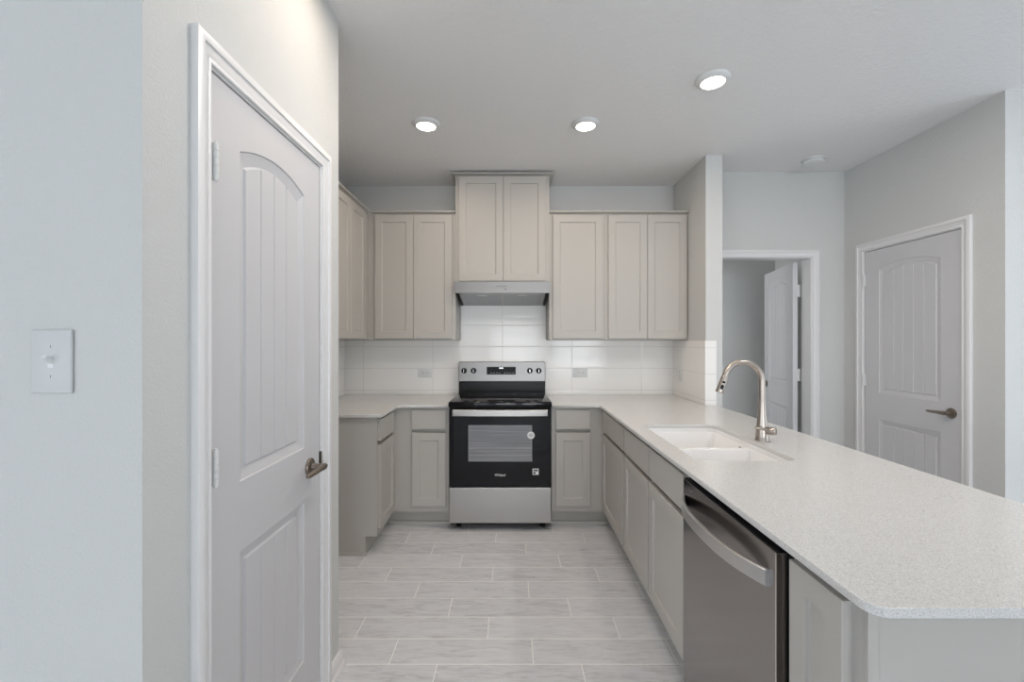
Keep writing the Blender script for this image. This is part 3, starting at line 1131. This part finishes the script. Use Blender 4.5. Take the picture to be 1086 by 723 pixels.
for c0, ln, wd in ((0.030, 0.010, 0.0075), (0.055, 0.022, 0.0075)):
    c = e + dr * c0 + side * 0.0155
    n = 20
    vs = []
    for lay, sc in ((0.0, 1.0), (0.004, 0.85)):
        for j in range(n):
            a = 2 * PI * j / n
            vs.append((c + side * lay + dr * (math.cos(a) * ln * 0.6 * sc) + perp * (math.sin(a) * wd * sc))[:])
    b.add(vs, [(j, (j + 1) % n, n + (j + 1) % n, n + j) for j in range(n)] + [list(range(n)), [n + j for j in range(n)]])
b.build('spray_button', M['black_plastic'], sh, smooth=40)
b = MB()
hdir = Vector((0.6, -0.8, 0.0))
h0 = Vector((FX, FY, 0.966))
b.tube([h0 + hdir * 0.015, h0 + hdir * 0.022, h0 + hdir * 0.056, h0 + hdir * 0.060, h0 + hdir * 0.061], [0.016, 0.0172, 0.0172, 0.0160, 0.013], 24)
hd2 = b.build('handle', M['nickel'], fa, smooth=40)
b = MB()
l0 = h0 + hdir * 0.042
b.tube([l0 + Vector((-0.005, 0, 0.004)), l0 + Vector((-0.04, -0.006, 0.010)), l0 + Vector((-0.082, -0.012, 0.017)), l0 + Vector((-0.085, -0.0125, 0.0175))], [0.006, 0.0055, 0.0055, 0.003], 14)
b.build('lever', M['nickel'], hd2, smooth=40)

# ------------------------------------------------------------------ range
RC = -0.0895
RW = 0.745
r0, r1 = RC - RW / 2, RC + RW / 2
rg = thing('electric_range', (RC, 3.45, 0), 'stainless and black glass electric range between the base cabinets', 'range')
RY = 3.150
b = MB()
b.box(r0, r1, RY + 0.045, 3.775, 0.058, 0.905, 0.003)
b.build('body', M['black_enamel'], rg)
for x in (r0 + 0.06, r1 - 0.06):
    for y in (RY + 0.09, 3.70):
        b = MB()
        b.lathe([(0.017, 0.0), (0.020, 0.004), (0.020, 0.018), (0.012, 0.022), (0.012, 0.058)], (x, y, 0.0))
        b.build('foot', M['black_plastic'], rg, smooth=40)
b = MB()
b.box(r0 + 0.002, r1 - 0.002, RY, RY + 0.045, 0.060, 0.318, 0.004, 3)
b.build('storage_drawer', M['stainless'], rg)
# oven door
od = MB()
od.box(r0 + 0.001, r1 - 0.001, RY, RY + 0.044, 0.325, 0.893, 0.004, 3)
odo = od.build('oven_door', M['black_glass'], rg)
wx0, wx1, wz0, wz1 = -0.3205, 0.1425, 0.508, 0.772
b = MB()
b.box(wx0, wx1, RY - 0.0012, RY + 0.001, wz0, wz1, 0.0006, 1)
win = b.build('window', M['oven_window'], odo)
b = MB()
for z in (0.5555, 0.605):
    b.box(wx0 + 0.01, wx1 - 0.004, RY - 0.0020, RY - 0.0010, z - 0.003, z + 0.003, 0.0004, 1)
b.build('rack_edge', M['print_grey'], win)
b = MB()
for x in (wx0, wx1 - 0.004):
    b.box(x, x + 0.004, RY - 0.0019, RY - 0.0010, wz0, wz1)
b.box(wx0, wx1, RY - 0.0019, RY - 0.0010, wz1 - 0.004, wz1)
b.build('window_border', M['print_grey'], win)
b = MB()
pts = []
for i in range(13):
    t = -1 + 2 * i / 12
    pts.append((t, 0.046 - 0.012 * t * t))
z0h, z1h = 0.842, 0.889
hxa, hxb = -0.432, 0.252
vs, fs = [], []
for t, off in pts:
    x = (hxa + hxb) / 2 + t * (hxb - hxa) / 2
    yo = RY - off
    vs += [(x, yo, z0h + 0.004), (x, yo, z1h - 0.004), (x, yo + 0.004, z1h), (x, yo + 0.012, z1h), (x, yo + 0.014, z1h - 0.004), (x, yo + 0.014, z0h + 0.004), (x, yo + 0.012, z0h), (x, yo + 0.004, z0h)]
for i in range(len(pts) - 1):
    for j in range(8):
        fs.append((i * 8 + j, i * 8 + (j + 1) % 8, (i + 1) * 8 + (j + 1) % 8, (i + 1) * 8 + j))
fs += [list(range(8)), [(len(pts) - 1) * 8 + j for j in range(8)]]
b.add(vs, fs)
for x in (hxa + 0.004, hxb - 0.024):
    b.box(x, x + 0.020, RY - 0.036, RY, z0h + 0.008, z1h - 0.008, 0.002)
b.build('handle', M['satin'], odo, smooth=30)


def text_mesh(name, body, size, fn, mat, parent, width=None):
    cu = bpy.data.curves.new(name, 'FONT')
    cu.body = body
    cu.size = size
    cu.extrude = 0.0004
    cu.align_x = 'CENTER'
    cu.align_y = 'CENTER'
    cu.space_character = 0.95
    tmp = bpy.data.objects.new(name, cu)
    C.objects.link(tmp)
    dg = bpy.context.evaluated_depsgraph_get()
    me = bpy.data.meshes.new_from_object(tmp.evaluated_get(dg))
    bpy.data.objects.remove(tmp, do_unlink=True)
    sx = 1.0
    if width:
        w = max(v.co.x for v in me.vertices) - min(v.co.x for v in me.vertices)
        sx = width / w
    for v in me.vertices:
        v.co = fn(v.co.x * sx, v.co.y, v.co.z)
    me.materials.clear()
    me.materials.append(mat)
    me.name = name
    o = bpy.data.objects.new(name, me)
    C.objects.link(o)
    o.parent = parent
    o.matrix_parent_inverse = world_of(parent).inverted()
    return o


text_mesh('logo', 'Whirlpool', 0.026, lambda x, y, z: (RC + x, RY - 0.0008 - z, 0.410 + y), M['print_white'], odo, 0.078)
b = MB(); b.lathe([(0.027, 0.0), (0.027, -0.0008)], (0.134, RY - 0.0013, 0.699), 'Y', 32)
st = b.build('round_sticker', M['print_white'], odo)
st['label'] = 'round white sticker'
b = MB()
for z, w in ((0.708, 0.026), (0.700, 0.034), (0.692, 0.028)):
    b.box(0.134 - w / 2, 0.134 + w / 2, RY - 0.0027, RY - 0.0019, z - 0.0015, z + 0.0015)
b.build('printing', M['print_grey'], st)
b = MB(); b.box(0.146, 0.190, RY - 0.0009, RY + 0.0005, 0.412, 0.456, 0.0004, 1)
st2 = b.build('square_sticker', M['print_white'], odo)
st2['label'] = 'small square white and dark sticker'
b = MB()
b.box(0.151, 0.185, RY - 0.0014, RY - 0.0008, 0.438, 0.450)
b.box(0.151, 0.168, RY - 0.0014, RY - 0.0008, 0.418, 0.432)
b.build('printing', M['dark_slot'], st2)
# cooktop
b = MB()
b.box(r0 - 0.003, r1 + 0.003, RY - 0.018, 3.735, 0.8985, 0.944, 0.012, 4)
ck = b.build('cooktop', M['black_glass'], rg, smooth=40)
ringm = M['print_grey']
for x, y, rr in ((RC - 0.19, 3.30, 0.115), (RC + 0.19, 3.30, 0.09), (RC - 0.19, 3.56, 0.08), (RC + 0.19, 3.56, 0.095)):
    b = MB()
    sgm = 48
    vs = []
    for r_ in (rr, rr - 0.002):
        for j in range(sgm):
            a = 2 * PI * j / sgm
            vs.append((x + r_ * math.cos(a), y + r_ * math.sin(a), 0.9443))
    b.add(vs, [(j, (j + 1) % sgm, sgm + (j + 1) % sgm, sgm + j) for j in range(sgm)])
    b.build('burner_ring', M['dark_slot'], ck)
# backguard
b = MB()
b.box(r0, r1, 3.735, 3.795, 0.90, 1.040, 0.004)
bgd = b.build('backguard', M['black_enamel'], rg)
b = MB()
fg = lambda u, v, n: (u, 3.735 - n + (v - 1.034) * 0.04, v)
b.fn = fg
b.box(r0, r1, 1.034, 1.202, -0.050, 0.010, 0.004, 3)
cp = b.build('control_panel', M['stainless_panel'], rg)
fk = lambda u, v, n: fg(u, v, n + 0.010)
b = MB(fk); b.box(-0.221, 0.028, 1.094, 1.160, -0.001, 0.0015, 0.0006, 1)
dp = b.build('display', M['black_plastic'], cp)
b = MB(fk)
b.box(-0.114, -0.080, 1.145, 1.153, 0.0012, 0.0022)
b.build('clock', M['clock'], dp)
for i in range(9):
    if i == 4:
        continue
    x = -0.190 + i * 0.0235
    b = MB(fk)
    b.box(x, x + 0.015, 1.103, 1.1125, 0.0012, 0.0021)
    b.build('key', M['key_grey'], dp)
for x in (-0.416, -0.334, 0.149, 0.226):
    b = MB(fk)
    n = 28
    prof = [(0.024, 0.0), (0.024, 0.004), (0.020, 0.006), (0.0185, 0.024), (0.0165, 0.027), (0.004, 0.027)]
    vs = []
    for r_, h in prof:
        for j in range(n):
            a = 2 * PI * j / n
            vs.append((x + r_ * math.cos(a), 1.127 + r_ * math.sin(a), h))
    b.add(vs, [(i * n + j, i * n + (j + 1) % n, (i + 1) * n + (j + 1) % n, (i + 1) * n + j) for i in range(len(prof) - 1) for j in range(n)] + [list(range(n)), [(len(prof) - 1) * n + j for j in range(n)]])
    kb = b.build('knob', M['black_plastic'], cp, smooth=35)
    b = MB(fk); b.box(x - 0.0018, x + 0.0018, 1.113, 1.141, 0.0265, 0.031, 0.001)
    b.build('pointer', M['chrome'], kb)

# ------------------------------------------------------------------ range hood
hd_ = thing('range_hood', (RC + 0.006, 3.6, 1.69), 'stainless under cabinet range hood above the range', 'range hood')
h0x, h1x = -0.4585, 0.2965
HY = 3.414
b = MB(lambda u, v, n: (n, u, v))        # side profile (y, z) extruded along x
b.prism([(HY, 1.851), (YB - 0.010, 1.851), (YB - 0.010, 1.775), (HY + 0.02, 1.775), (HY + 0.006, 1.760), (HY, 1.760)], h0x, h1x, 0.001)
b.build('front_canopy', M['stainless_panel'], hd_)
# sloping underside with side cheeks
for x in (h0x + 0.012, h1x - 0.030):
    b = MB(lambda u, v, n: (n, u, v))
    b.prism([(HY + 0.03, 1.775), (YB - 0.010, 1.775), (YB - 0.010, 1.690), (YB - 0.06, 1.690)], x, x + 0.018)
    b.build('side_cheek', M['black_enamel'], hd_)
b = MB(lambda u, v, n: (n, u, v))
b.prism([(HY + 0.012, 1.762), (HY + 0.03, 1.772), (YB - 0.012, 1.712), (YB - 0.012, 1.692)], h0x + 0.035, h1x - 0.035)
b.build('underside', M['stainless'], hd_)
dz = (1.692 - 1.762) / (YB - 0.012 - HY - 0.012)
for xa, xb in ((h0x + 0.06, RC + 0.0), (RC + 0.016, h1x - 0.06)):
    fq = lambda u, v, n: (u, HY + 0.012 + v, 1.762 + dz * v - n)
    b = MB(fq); b.box(xa, xb, 0.035, 0.355, 0.0, 0.004, 0.001)
    fl_ = b.build('filter', M['mesh_filter'], hd_)
    b = MB(fq); b.box((xa + xb) / 2 - 0.04, (xa + xb) / 2 + 0.04, 0.05, 0.062, 0.0035, 0.008, 0.002)
    b.build('pull_tab', M['chrome'], fl_)
b = MB()
for i in range(4):
    x = -0.118 + i * 0.021
    b.box(x - 0.004, x + 0.004, HY - 0.002, HY + 0.001, 1.808, 1.816, 0.001)
b.box(-0.062, -0.047, HY - 0.0012, HY + 0.001, 1.787, 1.793)
b.build('control_buttons', M['dark_slot'], hd_)

# ------------------------------------------------------------------ dishwasher
DX = 0.640
dw = thing('dishwasher', (0.95, 1.337, 0), 'dark stainless dishwasher in the peninsula with a bowed bar handle', 'dishwasher')
dy0, dy1 = 1.052, 1.623
b = MB()
b.box(DX + 0.032, 1.24, dy0 - 0.010, dy1 + 0.010, 0.06, 0.868)
b.build('tub', M['black_plastic'], dw)
b = MB()
b.box(PF + 0.06, PF + 0.075, dy0, dy1, 0.005, 0.11)
b.build('toe_kick', M['black_plastic'], dw)
b = MB()
b.box(DX, DX + 0.030, dy0, dy1, 0.115, 0.873, 0.0015)
ddo = b.build('door', M['stainless_side'], dw)
b = MB()
b.box(DX - 0.0006, DX + 0.0012, dy0 - 0.0004, dy0 + 0.0035, 0.115, 0.873)
b.build('edge_trim', M['chrome'], ddo)
b = MB()
b.box(DX + 0.003, DX + 0.031, dy0 + 0.001, dy1 - 0.001, 0.8732, 0.876)
b.build('control_strip', M['black_plastic'], ddo)
# bowed handle: a flat bar standing off the door, highest at its ends in the photograph's view
vs, fs = [], []
N = 24
ya, yb_ = dy0 + 0.030, dy1 - 0.012
for i in range(N + 1):
    t = -1 + 2 * i / N
    y = (ya + yb_) / 2 + t * (yb_ - ya) / 2
    off = 0.050 * (1 - abs(t) ** 2.6) + 0.010
    x = DX - off
    z = 0.797
    h = 0.0215
    vs += [(x, y, z - h + 0.003), (x, y, z + h - 0.003), (x + 0.003, y, z + h), (x + 0.010, y, z + h), (x + 0.012, y, z + h - 0.003), (x + 0.012, y, z - h + 0.003), (x + 0.010, y, z - h), (x + 0.003, y, z - h)]
for i in range(N):
    for j in range(8):
        fs.append((i * 8 + j, i * 8 + (j + 1) % 8, (i + 1) * 8 + (j + 1) % 8, (i + 1) * 8 + j))
fs += [list(range(8)), [N * 8 + j for j in range(8)]]
b = MB()
b.add(vs, fs)
b.build('handle', M['stainless_handle'], ddo, smooth=30)
b = MB()
for yy in (1.560, 1.548):
    b.box(DX - 0.0006, DX + 0.0005, yy, yy + 0.005, 0.845, 0.849)
b.build('logo_mark', M['print_grey'], ddo)


# ------------------------------------------------------------------ wall plates
def outlet(fn, u, v, label, horizontal=True):
    t = thing('electrical_outlet', fn(u, v, 0), label, 'outlet', 'white duplex outlets')
    W, H = (0.0625, 0.0395) if horizontal else (0.0395, 0.0625)
    b = MB(fn); b.box(u - W, u + W, v - H, v + H, 0.0002, 0.006, 0.0025, 3)
    pl = b.build('cover_plate', M['white_plastic'], t, smooth=40)
    for s in (-1, 1):
        cu_, cv = (u + s * 0.0195, v) if horizontal else (u, v + s * 0.0195)
        b = MB(fn)
        vs = []
        n = 24
        for lay, sc in ((0.0055, 1.0), (0.0072, 0.97)):
            for j in range(n):
                a = 2 * PI * j / n
                x, y = 0.0168 * math.cos(a) * sc, max(-0.0138, min(0.0138, 0.0168 * math.sin(a))) * sc
                vs.append((cu_ + y, cv + x, lay) if horizontal else (cu_ + x, cv + y, lay))
        b.add(vs, [(j, (j + 1) % n, n + (j + 1) % n, n + j) for j in range(n)] + [list(range(n)), [n + j for j in range(n)]])
        rc = b.build('receptacle', M['white_plastic'], t, smooth=40)
        b = MB(fn)
        for q in (-0.006, 0.006):
            if horizontal:
                b.box(cu_ - 0.0045, cu_ + 0.0035, cv + q - 0.001, cv + q + 0.001, 0.0070, 0.0075)
            else:
                b.box(cu_ + q - 0.001, cu_ + q + 0.001, cv - 0.0035, cv + 0.0045, 0.0070, 0.0075)
        if horizontal:
            b.box(cu_ + 0.0065, cu_ + 0.0105, cv - 0.002, cv + 0.002, 0.0070, 0.0075)
        else:
            b.box(cu_ - 0.002, cu_ + 0.002, cv - 0.0105, cv - 0.0065, 0.0070, 0.0075)
        b.build('slots', M['dark_slot'], rc)
    b = MB(fn)
    b.box(u - 0.002, u + 0.002, v - 0.002, v + 0.002, 0.0058, 0.0068, 0.0008)
    b.build('screw', M['print_grey'], t)


ftile = plane_map('Y', YB - 0.008, -1)
outlet(ftile, -0.766, 1.104, 'white sideways outlet on the tile left of the range')
outlet(ftile, 0.594, 1.104, 'white sideways outlet on the tile right of the range')
outlet(plane_map('X', XR - 0.008, -1), 3.640, 1.108, 'white outlet on the tiled short wall at right', False)

fs_ = plane_map('Y', NEAR_Y, -1)
sw = thing('light_switch', fs_(-0.916, 1.3476, 0), 'white toggle light switch on the wall at left edge', 'light switch')
b = MB(fs_); b.box(-0.916 - 0.0405, -0.916 + 0.0405, 1.3476 - 0.064, 1.3476 + 0.064, 0.0002, 0.0065, 0.003, 3)
b.build('cover_plate', M['plate'], sw, smooth=40)
b = MB(fs_); b.box(-0.916 - 0.0055, -0.916 + 0.0055, 1.3476 - 0.0125, 1.3476 + 0.0125, 0.006, 0.0072)
b.build('toggle_surround', M['white_plastic'], sw)
b = MB(fs_)
b.add([(-0.916 + sx * 0.0042, 1.3476 + z, n_) for sx in (-1, 1) for z, n_ in ((-0.006, 0.0065), (0.007, 0.0065), (0.0125, 0.0185), (0.0065, 0.0205))],
      [(0, 1, 2, 3), (4, 7, 6, 5), (0, 4, 5, 1), (1, 5, 6, 2), (2, 6, 7, 3), (3, 7, 4, 0)])
b.build('toggle', M['white_plastic'], sw)
for s in (-1, 1):
    b = MB(lambda u, v, n: fs_(u, v, n))
    vs = []
    for lay in (0.006, 0.0074):
        for j in range(16):
            a = 2 * PI * j / 16
            vs.append((-0.916 + 0.0032 * math.cos(a), 1.3476 + s * 0.0300 + 0.0032 * math.sin(a), lay))
    b.add(vs, [(j, (j + 1) % 16, 16 + (j + 1) % 16, 16 + j) for j in range(16)] + [list(range(16)), [16 + j for j in range(16)]])
    scw = b.build('screw', M['white_plastic'], sw)
    b = MB(fs_); b.box(-0.916 - 0.0006, -0.916 + 0.0006, 1.3476 + s * 0.03 - 0.0028, 1.3476 + s * 0.03 + 0.0028, 0.0072, 0.0077)
    b.build('slot', M['dark_slot'], scw)


# ------------------------------------------------------------------ ceiling fixtures
def downlight(x, y, label, power=1.0, colour=LAMP_COL):
    t = thing('recessed_light', (x, y, CEIL), label, 'ceiling light', 'recessed ceiling lights')
    b = MB()
    b.lathe([(0.086, 0.0), (0.0865, -0.004), (0.084, -0.009), (0.074, -0.017), (0.066, -0.021), (0.060, -0.021), (0.058, -0.018), (0.058, -0.010)], (x, y, CEIL), seg=48)
    b.build('trim_ring', M['white_plastic'], t, smooth=40)
    b = MB()
    b.lathe([(0.0585, -0.0175), (0.045, -0.0200), (0.025, -0.0215), (0.004, -0.022)], (x, y, CEIL), seg=40)
    b.build('lens', M['lens'], t, smooth=60)
    l = bpy.data.lights.new('lamp', 'AREA')
    l.shape = 'DISK'
    l.size = 0.11
    l.energy = LAMP_W * power
    l.spread = LAMP_SPREAD
    l.color = colour
    o = bpy.data.objects.new('lamp', l)
    C.objects.link(o)
    o.parent = t
    o.location = (0, 0, -0.026)
    return t


downlight(-0.540, 2.712, 'lit recessed ceiling light nearest the pantry wall, leftmost of three')
downlight(0.457, 2.712, 'lit recessed ceiling light in front of the range hood, middle of three')
downlight(1.040, 2.251, 'lit recessed ceiling light over the sink, largest and rightmost')
downlight(-0.480, 1.500, 'lit recessed ceiling light beside the pantry door, above the frame', 0.45)
downlight(1.900, 1.250, 'lit recessed ceiling light beyond the near end of the peninsula, above the frame', 2.9, FILL_COOL)  # added out of view to lift the right wall and hall
downlight(0.020, 1.520, 'lit recessed ceiling light over the aisle, above the frame', 2.15, FILL_COOL)  # added out of view to brighten the base fronts and floor

sd = thing('smoke_detector', (2.254, 3.25, CEIL), 'round white smoke detector on the ceiling by the hall', 'smoke detector')
b = MB()
b.lathe([(0.078, 0.0), (0.078, -0.008), (0.076, -0.010)], (2.254, 3.25, CEIL), seg=40)
b.build('mounting_base', M['white_plastic'], sd, smooth=40)
b = MB()
b.lathe([(0.066, -0.010), (0.066, -0.013), (0.070, -0.015), (0.069, -0.028), (0.060, -0.037), (0.035, -0.040), (0.004, -0.040)], (2.254, 3.25, CEIL), seg=40)
b.build('cover', M['white_plastic'], sd, smooth=40)

# unseen fill light added in the room beyond the doorway
l = bpy.data.lights.new('far_room_lamp', 'AREA')
l.shape = 'DISK'
l.size = 0.35
l.energy = 1.2
l.color = (1.0, 0.95, 0.9)
o = bpy.data.objects.new('far_room_lamp', l)
C.objects.link(o)
o.location = (1.4, 4.25, 2.70)
# unseen side light added to brighten the open door, framed like a window
area('far_room_daylight', (0.24, 4.26, 1.5), (PI / 2, 0, -PI / 2), 0.56, 1.2, 7.0, DAY)
b = MB()
for ya, yb2 in ((3.95, 3.98), (4.54, 4.57)):
    b.box(0.215, 0.25, ya, yb2, 0.85, 2.15)
for za, zb in ((0.85, 0.90), (2.10, 2.15)):
    b.box(0.215, 0.25, 3.98, 4.54, za, zb)
struct(b.build('window_4', M['trim']))
